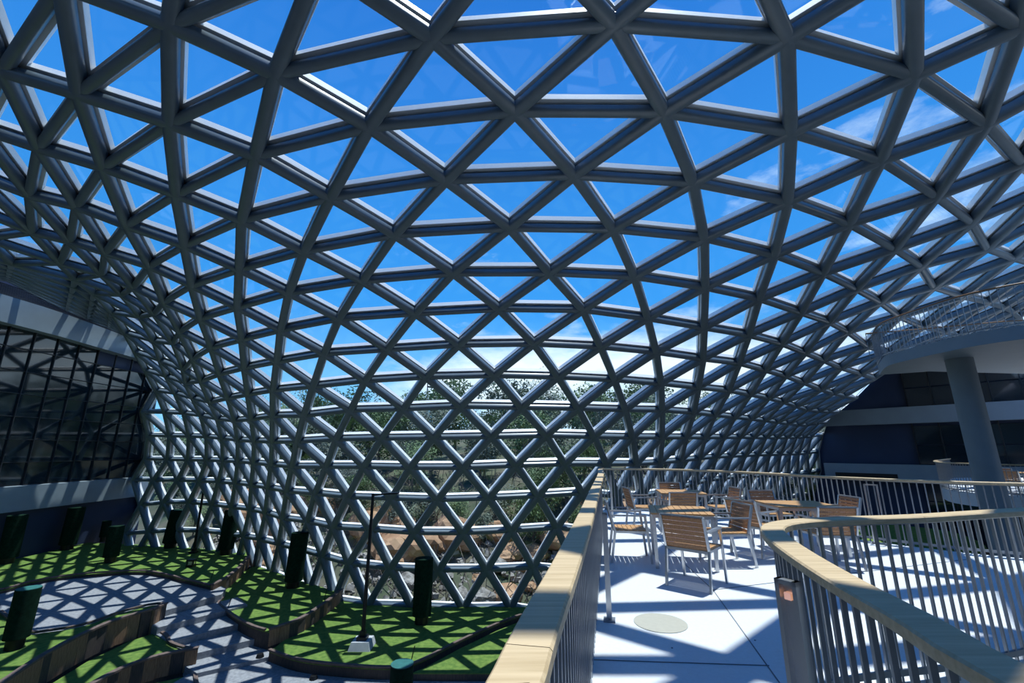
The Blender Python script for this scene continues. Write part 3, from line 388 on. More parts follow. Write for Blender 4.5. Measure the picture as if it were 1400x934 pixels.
# ------------------------------------------------------------------ main deck
left_rail = [(-0.15, -5), (-0.02, 0.6), (0.0, 1.1), (0.27, 2.3), (0.56, 3.6), (1.1, 6.1), (1.9, 9.8), (2.38, 12.3)]
far_rail = [(2.45, 12.75), (3.2, 12.8), (4.3, 12.35), (5.3, 11.3), (5.9, 9.95), (6.45, 8.6), (7.3, 7.6), (8.3, 7.05), (10, 6.7), (14, 6.6)]
u_rail = [(1.0, -6), (1.06, 0.0), (1.16, 1.15), (1.24, 1.5), (1.32, 1.9), (1.45, 2.4), (1.6, 2.85), (1.78, 3.2), (2.08, 3.42), (2.56, 3.56), (3.2, 3.68), (4.45, 4.06), (6.5, 4.6), (10, 4.9), (14, 4.9)]
LR = [(v.x, v.y) for v in catmull([Vector((*p, 0)) for p in left_rail], n=4)]
FR = [(v.x, v.y) for v in catmull([Vector((*p, 0)) for p in far_rail], n=6)]
UR = [(v.x, v.y) for v in catmull([Vector((*p, 0)) for p in u_rail], n=6)]
b = MB(); outline = LR+FR+UR[::-1]; b.prism(outline, -0.45, 0.0)
deck = tag(b.build('terrace_deck', SLABW), kind='structure'); deck.name = 'trim_4'
bpy.context.view_layer.update()
bmd = bmesh.new(); bmd.from_mesh(deck.data); bmesh.ops.triangulate(bmd, faces=[f for f in bmd.faces if len(f.verts) > 4]); bmd.to_mesh(deck.data); bmd.free()
def strip(pts, w_, z, name, m, par, h=0.004):
    b_ = MB()
    for p, q in zip(pts, pts[1:]): b_.beam((*p, z), (*q, z), w_, h)
    return b_.build(name, m, par)
for pts in ([(2.36, 5.7), (1.89, 3.59)], [(0.58, 3.94), (1.96, 3.84)], [(2.36, 5.7), (3.1, 12.5)], [(2.36, 5.7), (6.9, 7.2)]): strip(pts, 0.008, 0.003, 'floor_joint', JOINTM, deck)
b = MB(); b.cyl((1.41, 4.69, 0.0), (1.41, 4.69, 0.006), 0.245, n=40)
tag(b.build('floor_cover', [BEIGE]), 'round beige cover plate set flush in the white terrace floor', 'floor cover')
b = MB()
for (x, y) in ((1.33, 4.15), (2.1, 4.3)): b.cyl((x, y, 0), (x, y, 0.004), 0.008, n=8)
b.build('floor_anchor', JOINTM, deck)
# stairwell lower floor under the open bay
b = MB(); b.prism([(1.0, -6)]+[(p[0]+0.0, p[1]) for p in UR[4:]]+[(14, -6)], -2.6, -2.3); o = struct(b.build('floor_lower', LAND)); o.name = 'trim_5'
# low glass-green upstand on the far side of the bay
def railing(name, pts, label, hr_mat=OAK, z0=0.0, H=1.10, step=0.10, hw=0.13, hth=0.042, cat='railing', bal=(0.017, 0.019), bal_low=-0.03, plank=2.2, limit=300):
    root = tag(empty(name, (pts[0][0], pts[0][1], z0)), label, cat); ox, oy = pts[0]
    P3 = [Vector((x-ox, y-oy, 0)) for x, y in pts]
    # handrail planks
    rs = resample(P3, 0.12); per = max(2, int(plank/0.12)); k = 0
    while k < len(rs)-1:
        seg = rs[k:k+per+1]; b_ = MB(); V = []
        for j, (p, d) in enumerate(seg):
            s_ = Vector((d.y, -d.x, 0)); e_ = 0.002 if j == 0 else (-0.002 if j == len(seg)-1 else 0); p = p+d*e_
            c = 0.008
            for u, z in ((-hw/2, H-hth), (hw/2, H-hth), (hw/2, H-c), (hw/2-c, H), (-hw/2+c, H), (-hw/2, H-c)): V.append(p+s_*u+Vector((0, 0, z)))
        m_ = len(seg); F = [(6*j+i, 6*j+(i+1) % 6, 6*j+6+(i+1) % 6, 6*j+6+i) for j in range(m_-1) for i in range(6)]
        F += [tuple(range(5, -1, -1)), tuple(6*(m_-1)+i for i in range(6))]
        b_.add(V, F); b_.build('handrail_plank', hr_mat, root); k += per
    b_ = MB()
    for (p, d), (q, _) in zip(rs[::2], rs[2::2]): b_.beam(p+Vector((0, 0, H-hth-0.008)), q+Vector((0, 0, H-hth-0.008)), 0.05, 0.014)
    b_.build('top_rail', GALV, root); b_ = MB()
    for (p, d), (q, _) in zip(rs[::2], rs[2::2]): b_.beam(p+Vector((0, 0, 0.06)), q+Vector((0, 0, 0.06)), 0.02, 0.04)
    b_.build('bottom_rail', GALV, root)
    pm = MB(); pm.box((0, 0, (H-hth+bal_low)/2), (bal[0], bal[1], H-hth-bal_low)); proto = None; more = MB(); n_ = 0
    for p, d in resample(P3, step):
        rz = math.atan2(d.y, d.x); M = Matrix.Translation(p) @ Matrix.Rotation(rz, 4, 'Z')
        if n_ < limit:
            if proto is None: proto = pm.build('baluster', GALV, root); proto.matrix_basis = M
            else: copy_obj(proto, root, M)
        else: more.add([M @ Vector(v) for v in pm.v], pm.f)
        n_ += 1
    if more.v: more.build('balusters', GALV, root)['kind'] = 'stuff'
    return root
lr = railing('railing', LR, 'long straight railing on the left edge of the white terrace with a pale timber handrail')
fr = railing('railing', FR, 'curved railing along the far edge of the terrace behind the tables')
ur = railing('railing', UR, 'railing curling in a hairpin around the open bay at the lower right', hw=0.14)
def post(x, y, rz, label, lit=True, w_=0.11, h=1.0, z0=0.0):
    r = tag(empty('rail_post', (x, y, z0), rz), label, 'post', None)
    b_ = MB(); t = 0.02
    b_.box((-w_/2+t/2, 0, h/2), (t, 0.05, h)); b_.box((w_/2-t/2, 0, h/2), (t, 0.05, h)); b_.box((0, 0, h-0.01), (w_, 0.05, 0.02)); 
    if lit: b_.box((0, 0.02, h/2), (w_-2*t, 0.01, h))
    b_.build('post_frame', CHROME, r)
    b_ = MB(); b_.box((0, 0, 0.008), (w_+0.06, 0.11, 0.016)); b_.box((w_/2+0.015, 0, 0.02), (0.02, 0.02, 0.02)); b_.box((-w_/2-0.015, 0, 0.02), (0.02, 0.02, 0.02)); b_.build('foot_plate', GALV, r)
    if lit: b_ = MB(); b_.box((0, -0.002, h-0.07), (w_-2*t-0.03, 0.03, 0.03)); b_.build('light_strip', WARM, r)
    return r
post(1.31, 2.3, -1.05, 'silver rail post with a small warm light at its top, nearest the camera', w_=0.10, h=1.0)
post(0.94, 4.75, 1.35, 'silver rail post standing halfway along the left railing', False, w_=0.06, h=0.98)
post(2.45, 11.4, 1.35, 'silver rail post near the far left corner of the terrace', False, w_=0.06, h=0.98)
post(6.42, 8.25, -0.9, 'wide silver rail post with an open slot, by the table at the right', False, w_=0.20, h=1.0)

# ------------------------------------------------------------------ chairs and tables
def make_chair(label):
    r = tag(empty('dining_chair'), label, 'chair', 'slatted armchairs on the terrace')
    W, D = 0.52, 0.50      # front is +x
    xs = (-D/2, D/2)
    for sx in (0, 1):
        for sy_ in (-1, 1):
            b_ = MB(); y = sy_*(W/2)
            if sx: b_.beam((D/2+0.03, y, 0), (D/2-0.03, y, 0.645), 0.026, 0.035, (1, 0, 0))
            else: b_.beam((-D/2-0.04, y, 0), (-D/2+0.03, y, 0.44), 0.026, 0.035, (1, 0, 0)); b_.beam((-D/2+0.03, y, 0.43), (-D/2-0.07, y, 0.82), 0.026, 0.03, (1, 0, 0))
            b_.build('leg', CHROME, r)
    for sy_ in (-1, 1):
        b_ = MB(); y = sy_*(W/2); b_.beam((-D/2-0.03, y, 0.65), (D/2-0.01, y, 0.65), 0.04, 0.022); b_.build('armrest', CHROME, r)
    b_ = MB()
    for y in (-W/2+0.02, W/2-0.02): b_.beam((-D/2+0.03, y, 0.42), (D/2-0.02, y, 0.42), 0.02, 0.03)
    for x in (-D/2+0.03, D/2-0.03): b_.beam((x, -W/2, 0.42), (x, W/2, 0.42), 0.02, 0.03)
    b_.build('seat_frame', CHROME, r)
    b_ = MB(); b_.beam((-D/2-0.07, -W/2, 0.82), (-D/2-0.07, W/2, 0.82), 0.03, 0.02); b_.build('top_bar', CHROME, r)
    pm = MB(); pm.box((0, 0, 0), (0.058, W-0.03, 0.016)); s0 = pm.build('seat_slat', TEAKL, r); n_ = 7
    for k in range(n_):
        M = Matrix.Translation((-D/2+0.06+k*0.066, 0, 0.445)); (setattr(s0, 'matrix_basis', M) if k == 0 else copy_obj(s0, r, M))
    pm = MB(); pm.box((0, 0, 0), (0.014, W-0.03, 0.0445)); s1 = pm.build('back_slat', TEAK, r)
    for k in range(7):
        z = 0.47+k*0.052; x = -D/2+0.02-0.10*(z-0.43)/0.39+0.012
        M = Matrix.Translation((x, 0, z)) @ Matrix.Rotation(-0.25, 4, 'Y'); (setattr(s1, 'matrix_basis', M) if k == 0 else copy_obj(s1, r, M))
    return r
CH = [(2.27, 5.93, 48, 'slatted teak armchair nearest the camera, its back to us, at the front table'),
      (1.78, 7.2, -8, 'slatted teak armchair on the left side of the front table'),
      (3.12, 6.95, 182, 'slatted teak armchair on the right side of the front table, facing it'),
      (3.2, 9.0, 92, 'slatted teak armchair between the front table and the one behind it, back to us'),
      (2.72, 9.75, 2, 'slatted teak armchair by the left railing at the rear left table'),
      (3.85, 11.0, -92, 'slatted teak armchair behind the rear left table, facing us'),
      (4.42, 9.8, 180, 'slatted teak armchair on the right of the rear left table'),
      (3.9, 7.55, 28, 'slatted teak armchair on the left end of the right-hand table'),
      (4.95, 8.85, -85, 'dark shaded slatted armchair behind the right-hand table, facing us'),
      (4.56, 6.82, 86, 'pale sunlit slatted armchair in front of the right-hand table, back to us'),
      (5.5, 8.0, 178, 'slatted teak armchair on the right end of the right-hand table')]
proto = make_chair(CH[0][3])
for k, (x, y, a, lab) in enumerate(CH):
    c = proto if k == 0 else copy_tree(proto)
    c.location = (x, y, 0.0); c.rotation_euler = (0, 0, math.radians(a)); c['label'] = lab
def make_table(x, y, a, Lx, Ly, label, H=0.73):
    r = tag(empty('dining_table', (x, y, 0), math.radians(a)), label, 'table', 'slatted tables on the terrace')
    n_ = max(6, int(Lx/0.085)); w_ = Lx/n_; s0 = None
    pm = MB(); pm.box((0, 0, 0), (w_-0.008, Ly, 0.022))
    for k in range(n_):
        M = Matrix.Translation((-Lx/2+w_*(k+0.5), 0, H-0.011))
        if s0 is None: s0 = pm.build('table_slat', TEAKL, r); s0.matrix_basis = M
        else: copy_obj(s0, r, M)
    b_ = MB()
    for y_ in (-Ly/2+0.03, Ly/2-0.03): b_.beam((-Lx/2+0.02, y_, H-0.045), (Lx/2-0.02, y_, H-0.045), 0.03, 0.045)
    for x_ in (-Lx/2+0.03, Lx/2-0.03): b_.beam((x_, -Ly/2+0.02, H-0.045), (x_, Ly/2-0.02, H-0.045), 0.03, 0.045)
    b_.build('table_frame', CHROME, r)
    for sx in (-1, 1):
        for sy_ in (-1, 1):
            b_ = MB(); b_.box((sx*(Lx/2-0.04), sy_*(Ly/2-0.04), (H-0.03)/2), (0.045, 0.045, H-0.03)); b_.build('leg', CHROME, r)
    return r
make_table(2.5, 7.0, -14, 0.85, 0.95, 'square slatted teak table in front, striped with sun and shade')
make_table(3.62, 9.95, -10, 0.9, 0.9, 'slatted teak table at the rear left, nearest the far left corner')
make_table(4.75, 7.75, -6, 1.0, 0.9, 'larger slatted teak table at the right, behind the curled railing')

# ------------------------------------------------------------------ upper balcony, second terrace and column on the right
bal = [(14.9, 17.6), (14.2, 16.6), (13.6, 15.6), (13.45, 14.7), (13.45, 13.5), (13.6, 12.4), (14.2, 11.5), (15.4, 10.6), (18, 9.8), (24, 9.0)]
BC = [(v.x, v.y) for v in catmull([Vector((*p, 0)) for p in bal], n=5)]
b = MB(); b.prism(BC+[(34, 9), (34, 20), (21.0, 17.4), (16.2, 16.8)], 4.55, 4.93)
balc = struct(b.build('trim_6', BANDM))
rb = railing('railing', BC, 'railing with a thin brown handrail on the upper right balcony under the glass roof', TEAK, z0=4.93, H=1.2, step=0.16, hw=0.07)
rb2 = railing('railing', [(13.5, 16.2), (15.0, 15.6), (17.0, 14.6), (20.5, 13.6), (26, 12.8)], 'inner railing on the far side of the upper right balcony', TEAK, z0=4.93, H=1.0, step=0.16, hw=0.06)
b = MB(); b.cyl((14.95, 14.4, -6.95), (14.95, 14.4, 4.55), 0.35, n=32)
tag(b.build('column', COLM, None, True), 'thick round grey column holding up the upper balcony on the right', 'column')
plat = [(26, 27), (21, 22.5), (18.4, 19.6), (17.7, 17.8), (18.0, 16.2), (20, 14.6), (26, 12.5)]
PC = [(v.x, v.y) for v in catmull([Vector((*p, 0)) for p in plat], n=5)]
b = MB(); b.prism(PC+[(34, 13), (34, 27)], -0.5, 0.0); struct(b.build('trim_7', SLABW))
railing('railing', PC, 'railing around the second terrace beyond the round column on the right', z0=0.0, H=1.1, step=0.13)
for k, (x, y, a, lab) in enumerate([(19.2, 17.6, 30, 'slatted armchair nearest the column on the second terrace'), (20.9, 19.6, 200, 'slatted armchair farthest back on the second terrace'), (21.0, 16.6, 120, 'slatted armchair at the right of the second terrace by its railing')]):
    c = copy_tree(proto); c.location = (x, y, 0); c.rotation_euler = (0, 0, math.radians(a)); c['label'] = lab; c['group'] = 'armchairs on the second terrace'
make_table(20.2, 18.1, 20, 0.95, 0.95, 'slatted table on the second terrace behind the column')

# ------------------------------------------------------------------ mini golf
def poly(pts, n=4, closed=True): return [(v.x, v.y) for v in catmull([Vector((*p, 0)) for p in pts], closed, n)]
def bed(name, outline, z, walls, label, cat='turf bed', zb=-6.95, cope=True):
    """outline: full polygon; walls: list of (polyline, foot z) that carry sleepers"""
    r = tag(empty(name, (outline[0][0], outline[0][1], z)), label, cat); ox, oy = outline[0]; loc = Vector((ox, oy, z))
    b_ = MB(); b_.prism([(x-ox, y-oy) for x, y in outline], zb-z, -0.03, 0)
    o_ = b_.build('bed_base', SLEEP2, r)
    b_ = MB(); b_.prism([(x-ox, y-oy) for x, y in outline], -0.03, 0.0, 0); t_ = b_.build('turf', TURF, r)
    for o2 in (o_, t_):
        bm_ = bmesh.new(); bm_.from_mesh(o2.data); bmesh.ops.triangulate(bm_, faces=[f for f in bm_.faces if len(f.verts) > 4]); bm_.to_mesh(o2.data); bm_.free()
    rd = random.Random(len(outline))
    for pts, zf, rise in walls:
        rs = resample([Vector((x, y, 0)) for x, y in pts], 0.42)
        H_ = z+rise-zf
        if H_ > 0.3:
            pa = []
            for mm in (SLEEP1, SLEEP2):
                q_ = MB(); q_.box((0, 0, 0), (0.405, 0.12, H_)); oo = q_.build('timber_sleeper', mm, r); pa.append([oo, True])
            for (p, d) in rs[:-1]:
                c_ = p+d*0.21; M = Matrix.Translation((c_.x-ox, c_.y-oy, (z+rise+zf)/2-z-0.02+rd.uniform(-0.01, 0.01))) @ Matrix.Rotation(math.atan2(d.y, d.x)+rd.uniform(-0.02, 0.02), 4, 'Z')
                e_ = pa[0 if rd.random() < 0.62 else 1]
                if e_[1]: e_[0].matrix_basis = M; e_[1] = False
                else: copy_obj(e_[0], r, M)
        b_ = MB()
        for (p, d), (q, _) in zip(rs, rs[1:]): b_.beam((p.x-ox, p.y-oy, rise+0.02), (q.x-ox, q.y-oy, rise+0.02), 0.2 if H_ > 0.3 else 0.13, 0.07)
        b_.build('coping', COPE, r)
    return r
A_front = poly([(-32.6, 22.5), (-28.57, 23.26), (-26.16, 24.82), (-26.1, 26.21), (-25.01, 27.6), (-22.2, 28.41), (-20.16, 27.79), (-18.23, 26.76), (-15.73, 25.43)], 4, False)
A_side = poly([(-15.73, 25.43), (-15.85, 26.7), (-16.39, 28.74), (-17.3, 31.2), (-17.9, 32.7)], 4, False)
bed('turf_bed', A_front+A_side[1:]+[(-18.5, 33.4), (-22, 34.5), (-26, 35.8), (-29, 36.2), (-32.9, 36.8)], -5.4, [(A_front, -5.62, 0.06), (A_side, -5.95, 0.1)], 'raised bed of artificial turf filling the far left corner under the glass')
F_a = poly([(-15.0, 25.3), (-14.44, 24.16), (-11.77, 21.83), (-10.26, 20.95)], 4, False)
F_b = poly([(-10.26, 20.95), (-9.5, 22.2), (-9.25, 24.92), (-9.3, 26.6)], 4, False)
bed('turf_bed', F_a+F_b[1:]+[(-9.9, 26.75), (-13.2, 29.0), (-17.1, 32.0), (-17.0, 30.0), (-15.9, 27.0)], -5.9, [(F_a, -6.1, 0.05), (F_b, -6.4, 0.12)], 'middle turf bed with a brown sleeper wall along its right side')
G_f = poly([(-9.85, 20.3), (-8.3, 19.47), (-6.61, 19.06), (-4.48, 18.83), (-3.59, 19.29), (-2.42, 20.92), (-0.85, 22.88), (0.4, 24.16), (1.9, 25.4)], 4, False)
bed('turf_bed', G_f+[(0.3, 25.6), (-5.3, 25.4), (-9.3, 26.4), (-9.6, 24)], -6.35, [(G_f, -6.5, 0.05)], 'lowest turf bed around the central lamp post, bounded by a timber kerb')
H_o = [(-3.75, 18.75), (-3.3, 19.2), (-2.2, 20.8), (-0.7, 22.7), (0.55, 23.95), (2.2, 25.4), (6.0, 27.2), (8, 25), (8, 18.7)]
bed('turf_bed', H_o, -6.45, [], 'flat turf strip seen beside the left railing of the terrace')
C_top = poly([(-22.31, 21.4), (-18.88, 19.27), (-18.17, 19.27), (-17.28, 19.9), (-16.98, 21.4), (-16.4, 22.35), (-15.8, 22.3)], 4, False)
C_wall = poly([(-15.8, 22.3), (-15.75, 21.6), (-16.3, 20.2), (-16.25, 18.5), (-15.9, 16.9), (-15.3, 15.2), (-14.2, 12.5)], 4, False)
bed('turf_bed', C_top+C_wall[1:]+[(-20, 9), (-30, 10), (-32.6, 18)], -5.3, [(C_top, -5.5, 0.05), (C_wall, -6.15, 0.1)], 'turf bed at the lower left held by a tall curved wall of brown sleepers')
D_r = poly([(-15.4, 21.55), (-14.6, 21.0), (-13.96, 20.33), (-12.9, 19.8), (-12.4, 19.75)], 4, False)
D_w = poly([(-12.4, 19.75), (-13.2, 19.3), (-13.8, 18.6), (-14.05, 17.6), (-13.9, 16.0), (-13.0, 13.0)], 4, False)
bed('turf_bed', D_r+D_w[1:]+[(-14.0, 12.6), (-15.0, 15.5), (-15.6, 17.2), (-15.9, 18.8), (-15.85, 20.6)], -6.1, [(D_r, -6.3, 0.06), (D_w, -6.75, 0.08)], 'narrow turf bed between the two curved sleeper walls at the lower left')
bed('turf_bed', [(-12.1, 19.3), (-11.8, 18.9), (-10.8, 17.6), (-10.5, 15), (-12.5, 12.6), (-13.4, 16.0), (-13.5, 17.6), (-13.3, 18.5)], -6.72, [(poly([(-12.1, 19.3), (-11.8, 18.9), (-10.8, 17.6)], 4, False), -6.85, 0.04)], 'small turf patch at the foot of the outermost sleeper wall, bottom left')
bed('turf_bed', poly([(22.5, 30.5), (25.5, 32.5), (27.6, 29.66), (24.5, 24.5), (20.5, 23.5), (18.5, 27)], 4), -3.4, [], 'green turf mound seen through the far railing below the right-hand building')
# grey path with steps
def slab(pts, z, name='path', zb=-6.9):
    b_ = MB(); b_.prism(pts, zb, z); return b_
pr_ = struct(empty('trim_8'))
def pslab(pts, z, nm):
    o_ = slab(pts, z).build(nm, PATHM, pr_); bm_ = bmesh.new(); bm_.from_mesh(o_.data); bmesh.ops.triangulate(bm_, faces=[f for f in bm_.faces if len(f.verts) > 4]); bm_.to_mesh(o_.data); bm_.free()
pslab([(-32.5, 20.5), (-32.5, 23.5), (-26, 29.0), (-22, 29.3), (-18, 28), (-15.2, 25.8), (-14.8, 24.8), (-16.0, 22.2), (-18, 18.5), (-24, 19)], -5.55, 'paving')
for k, (t, z) in enumerate(((0.0, -5.8), (0.26, -6.05), (0.52, -6.3), (0.78, -6.55))):
    a0 = Vector((-16.3, 21.9)).lerp(Vector((-12.0, 19.1)), t); b0 = Vector((-14.2, 25.2)).lerp(Vector((-9.6, 20.8)), t)
    a1 = Vector((-16.3, 21.9)).lerp(Vector((-12.0, 19.1)), t+0.26); b1 = Vector((-14.2, 25.2)).lerp(Vector((-9.6, 20.8)), t+0.26)
    pslab([tuple(a0), tuple(b0), tuple(b1), tuple(a1)], z, 'step')
pslab([(-12.3, 19.4), (-9.8, 20.9), (-8, 19.8), (-3.4, 19.3), (-2.0, 18.9), (3.0, 18.7), (3.0, 8), (-13, 8), (-13.3, 13)], -6.7, 'paving')

# bollards wrapped in dark turf
def bollard(x, y, z, h, r_, label, lean=(0, 0), cap=TURFD):
    t = tag(empty('bollard', (x, y, z)), label, 'bollard', 'tall green wrapped cylinders on the mini golf beds')
    b_ = MB(); b_.cyl((0, 0, 0.35), (lean[0], lean[1], h), r_, n=28); b_.build('turf_sleeve', TURFD, t, True)
    b_ = MB(); b_.cyl((0, 0, 0), (0, 0, 0.36), r_*0.72, n=20); b_.build('base', LAMPB, t, True)
    b_ = MB(); b_.cyl((lean[0], lean[1], h), (lean[0], lean[1], h+0.02), r_*0.98, n=28); b_.build('cap', cap, t)
bollard(-17.8, 17.85, -5.3, 1.95, 0.36, 'stubby green wrapped cylinder at the lower left, nearest of the bollards on the left', (0.03, 0), TEALM)
bollard(-32.1, 30.4, -5.4, 2.85, 0.5, 'green wrapped cylinder at the far left edge, against the dark wall')
bollard(-32.2, 34.4, -5.4, 2.85, 0.5, 'green wrapped cylinder second from the left against the dark wall', (0.1, 0))
bollard(-25.76, 30.67, -5.4, 2.15, 0.42, 'short dark cylinder standing alone on the far left turf bed')
bollard(-32.1, 37.2, -5.4, 1.5, 0.3, 'small thin dark cylinder against the left wall, behind the short one')
bollard(-25.2, 35.0, -5.4, 2.6, 0.52, 'dark cylinder by the glass wall, left of the far lamp post', (0.25, 0))
bollard(-19.79, 32.9, -5.4, 2.85, 0.48, 'dark cylinder by the glass wall, right of the far lamp post', (0.1, 0))
bollard(-12.33, 27.25, -5.9, 2.85, 0.47, 'tall dark cylinder at the back of the middle turf bed', (0.12, 0))
bollard(-4.28, 23.32, -6.35, 2.8, 0.44, 'tall dark cylinder right of the central lamp post', (0, 0))
bollard(-2.9, 13.3, -6.7, 2.8, 0.30, 'cylinder with a teal top at the bottom edge, beside the terrace railing', (0, 0), TEALM)
def lamp(x, y, z, h, label, block=True):
    t = tag(empty('street_lamp', (x, y, z)), label, 'lamp')
    b_ = MB(); b_.cyl((0, 0, 0.3 if block else 0.0), (0, 0, h), 0.085, 0.06, 16); b_.build('pole', LAMPB, t, True)
    b_ = MB(); b_.box((0, 0, 0.36 if block else 0.06), (0.4, 0.4, 0.12)); b_.box((0, 0, 0.5 if block else 0.2), (0.22, 0.22, 0.24)); b_.build('base_plate', LAMPB, t)
    b_ = MB(); b_.beam((0, 0, h-0.08), (0.55, 0, h-0.02), 0.07, 0.06); b_.build('arm', LAMPB, t)
    b_ = MB(); b_.beam((0.4, 0, h-0.02), (1.15, 0, h+0.02), 0.26, 0.07); b_.build('lamp_head', LAMPB, t)
    if block:
        b_ = MB(); P_ = [(-.45, -.45, 0), (.45, -.45, 0), (.45, .45, 0), (-.45, .45, 0), (-.36, -.36, .3), (.36, -.36, .3), (.36, .36, .3), (-.36, .36, .3)]
        b_.add(P_, [(3, 2, 1, 0), (4, 5, 6, 7), (0, 1, 5, 4), (1, 2, 6, 5), (2, 3, 7, 6), (3, 0, 4, 7)]); b_.build('footing', CONC, t)
lamp(-6.22, 20.71, -6.35, 6.05, 'black lamp post on a pale concrete footing in the lowest turf bed')
lamp(-22.25, 33.3, -5.4, 6.4, 'distant black lamp post on the far left turf bed', False)
t = tag(empty('lantern', (-19.8, 29.58, -5.4)), 'small black lantern box lying on the far left turf bed', 'lantern')
b = MB(); b.box((0, 0, 0.06), (0.42, 0.36, 0.12)); b.box((0, 0, 0.38), (0.42, 0.36, 0.1))
for sx in (-0.17, 0.17):
    for sy_ in (-0.14, 0.14): b.box((sx, sy_, 0.22), (0.04, 0.04, 0.3))
b.build('housing', LAMPB, t); b = MB(); b.box((0, 0, 0.22), (0.24, 0.2, 0.2)); b.build('lens', CHROME, t)
for k, (x, y, z, lab) in enumerate([(-16.6, 26.6, -5.4, 'thin black putting marker at the corner of the far left bed'), (-20.6, 20.3, -5.3, 'thin black putting marker on the lower left bed by the path'), (-13.7, 23.6, -5.9, 'thin black putting marker at the front left of the middle bed'), (-9.7, 25.2, -5.9, 'thin black putting marker at the right end of the middle bed'), (-24.5, 28.2, -5.4, 'thin black putting marker at the back edge of the grey path'), (-3.9, 19.4, -6.35, 'thin black putting marker near the kerb of the lowest bed')]):
    b = MB(); b.cyl((0, 0, 0), (0.12, 0, 0.55), 0.02, n=8); tag(b.build('marker_stick', LAMPB, None, False, (x, y, z)), lab, 'marker')
for k, (x, y, z, lab) in enumerate([(-10.2, 20.3, -6.55, 'small black stone on the grey step below the middle bed'), (-7.4, 18.9, -6.7, 'small black stone on the grey paving before the lowest bed')]):
    b = MB(); b.cyl((0, 0, 0), (0, 0, 0.12), 0.16, 0.12, 10); tag(b.build('stone', LAMPB, None, True, (x, y, z)), lab, 'stone')

# ------------------------------------------------------------------ outside: cut slope, rocks and woodland
def hz(x, y):
    base = 27.5+0.012*x*x*0.9 if x < 0 else 27.5+0.03*x*x*0.35
    d = y-base
    if d < 0: h = -8.0
    elif d < 3: h = -8.0+d*0.5
    elif d < 11: h = -6.5+(d-3)*0.62
    elif d < 60: h = -1.5+(d-11)*0.13
    else: h = 4.9+(d-60)*0.03
    h += noise.noise(Vector((x*0.13, y*0.13, 0.2)))*1.6*(min(1, max(0, d)/8)) + noise.noise(Vector((x*0.5, y*0.5, 2)))*0.5*(min(1, max(0, d)/4))
    return h
V = []; F = []; nx, ny = 90, 50
for j in range(ny):
    for i in range(nx):
        x = -110+220*i/(nx-1); tt = j/(ny-1); y = 24+150*tt**1.7
        base = 27.5+(0.0108 if x < 0 else 0.0105)*x*x
        y2 = max(y, 24) if abs(x) < 22 else y+min(18, (abs(x)-22)*0.8)
        V.append((x, y2, hz(x, y2)))
for j in range(ny-1):
    for i in range(nx-1): a = j*nx+i; F.append((a, a+1, a+nx+1, a+nx))
b = MB(); b.add(V, F); o = struct(b.build('trim_9', SOIL, None, True))
rk = []
for k in range(4):
    bm_ = bmesh.new(); bmesh.ops.create_icosphere(bm_, subdivisions=3, radius=1.0); sd = k*3.7
    for v in bm_.verts:
        n_ = noise.noise(v.co*1.3+Vector((sd, 0, 0)))*0.35+noise.noise(v.co*3.1+Vector((0, sd, 0)))*0.16
        v.co *= 1+n_; v.co.z *= 0.75
    me = bpy.data.meshes.new('boulder'); bm_.to_mesh(me); bm_.free(); me.materials.append(ROCK if k < 2 else ROCKG); rk.append(me)
rd = random.Random(11)
spots = []
for k in range(70):
    x = rd.uniform(-26, 14); d = rd.uniform(1.0, 8.5); y = 27.5+(0.0108 if x < 0 else 0.0105)*x*x+d
    big = d > 5; spots.append((x, y, d, rd.uniform(0.9, 2.0) if big else rd.uniform(0.35, 0.9)))
for x, y, d, s_ in spots:
    me = rk[rd.randint(0, 1) if d > 4 or rd.random() < 0.35 else rd.randint(2, 3)]
    o = bpy.data.objects.new('boulder', me); COL.objects.link(o); o.location = (x, y, hz(x, y)+s_*0.25); o.scale = (s_, s_*rd.uniform(0.8, 1.1), s_*rd.uniform(0.7, 1.0)); o.rotation_euler = (0, 0, rd.uniform(0, 6.28))
    if me in rk[:2]: tag(o, 'orange brown boulder on the cut slope outside the glass wall', 'boulder', 'orange boulders outside the glass')
    else: tag(o, 'grey rock lying low against the foot of the glass wall outside', 'rock', 'grey rocks outside the glass'); 
# loose rubble and sticks
b = MB()
for k in range(1300):
    x = rd.uniform(-24, 14); d = rd.uniform(0.3, 7); y = 27.4+(0.0108 if x < 0 else 0.0105)*x*x+d; s_ = rd.uniform(0.08, 0.3); z = hz(x, y)+s_*0.3
    R_ = Matrix.Translation((x, y, z)) @ Matrix.Rotation(rd.uniform(0, 3), 4, Vector((rd.random(), rd.random(), rd.random()+0.1)).normalized())
    J = [R_ @ Vector((sx*s_*rd.uniform(0.5, 1.1), sy_*s_*rd.uniform(0.35, 0.8), sz*s_*rd.uniform(0.25, 0.6))) for sz in (-1, 1) for sx, sy_ in ((-1, -1), (1, -1), (1, 1), (-1, 1))]
    b.add(J, [(3, 2, 1, 0), (4, 5, 6, 7), (0, 1, 5, 4), (1, 2, 6, 5), (2, 3, 7, 6), (3, 0, 4, 7)])
tag(b.build('rubble', ROCKG), 'loose grey rubble at the foot of the slope outside', 'rubble', None, 'stuff')
b = MB()
for k in range(900):
    x = rd.uniform(-24, 14); d = rd.uniform(0.5, 14); y = 27.4+(0.0108 if x < 0 else 0.0105)*x*x+d; z = hz(x, y); l_ = rd.uniform(0.8, 2.6); an = rd.uniform(0, 6.28); el = rd.uniform(0.1, 1.5)
    b.beam((x, y, z), (x+l_*math.cos(an)*math.cos(el), y+l_*math.sin(an)*math.cos(el), z+l_*math.sin(el)), 0.04, 0.04, n=4, caps=False)
tag(b.build('dry_twigs', BARK), 'tangle of dry twigs and bare stems on the slope outside', 'twigs', None, 'stuff')
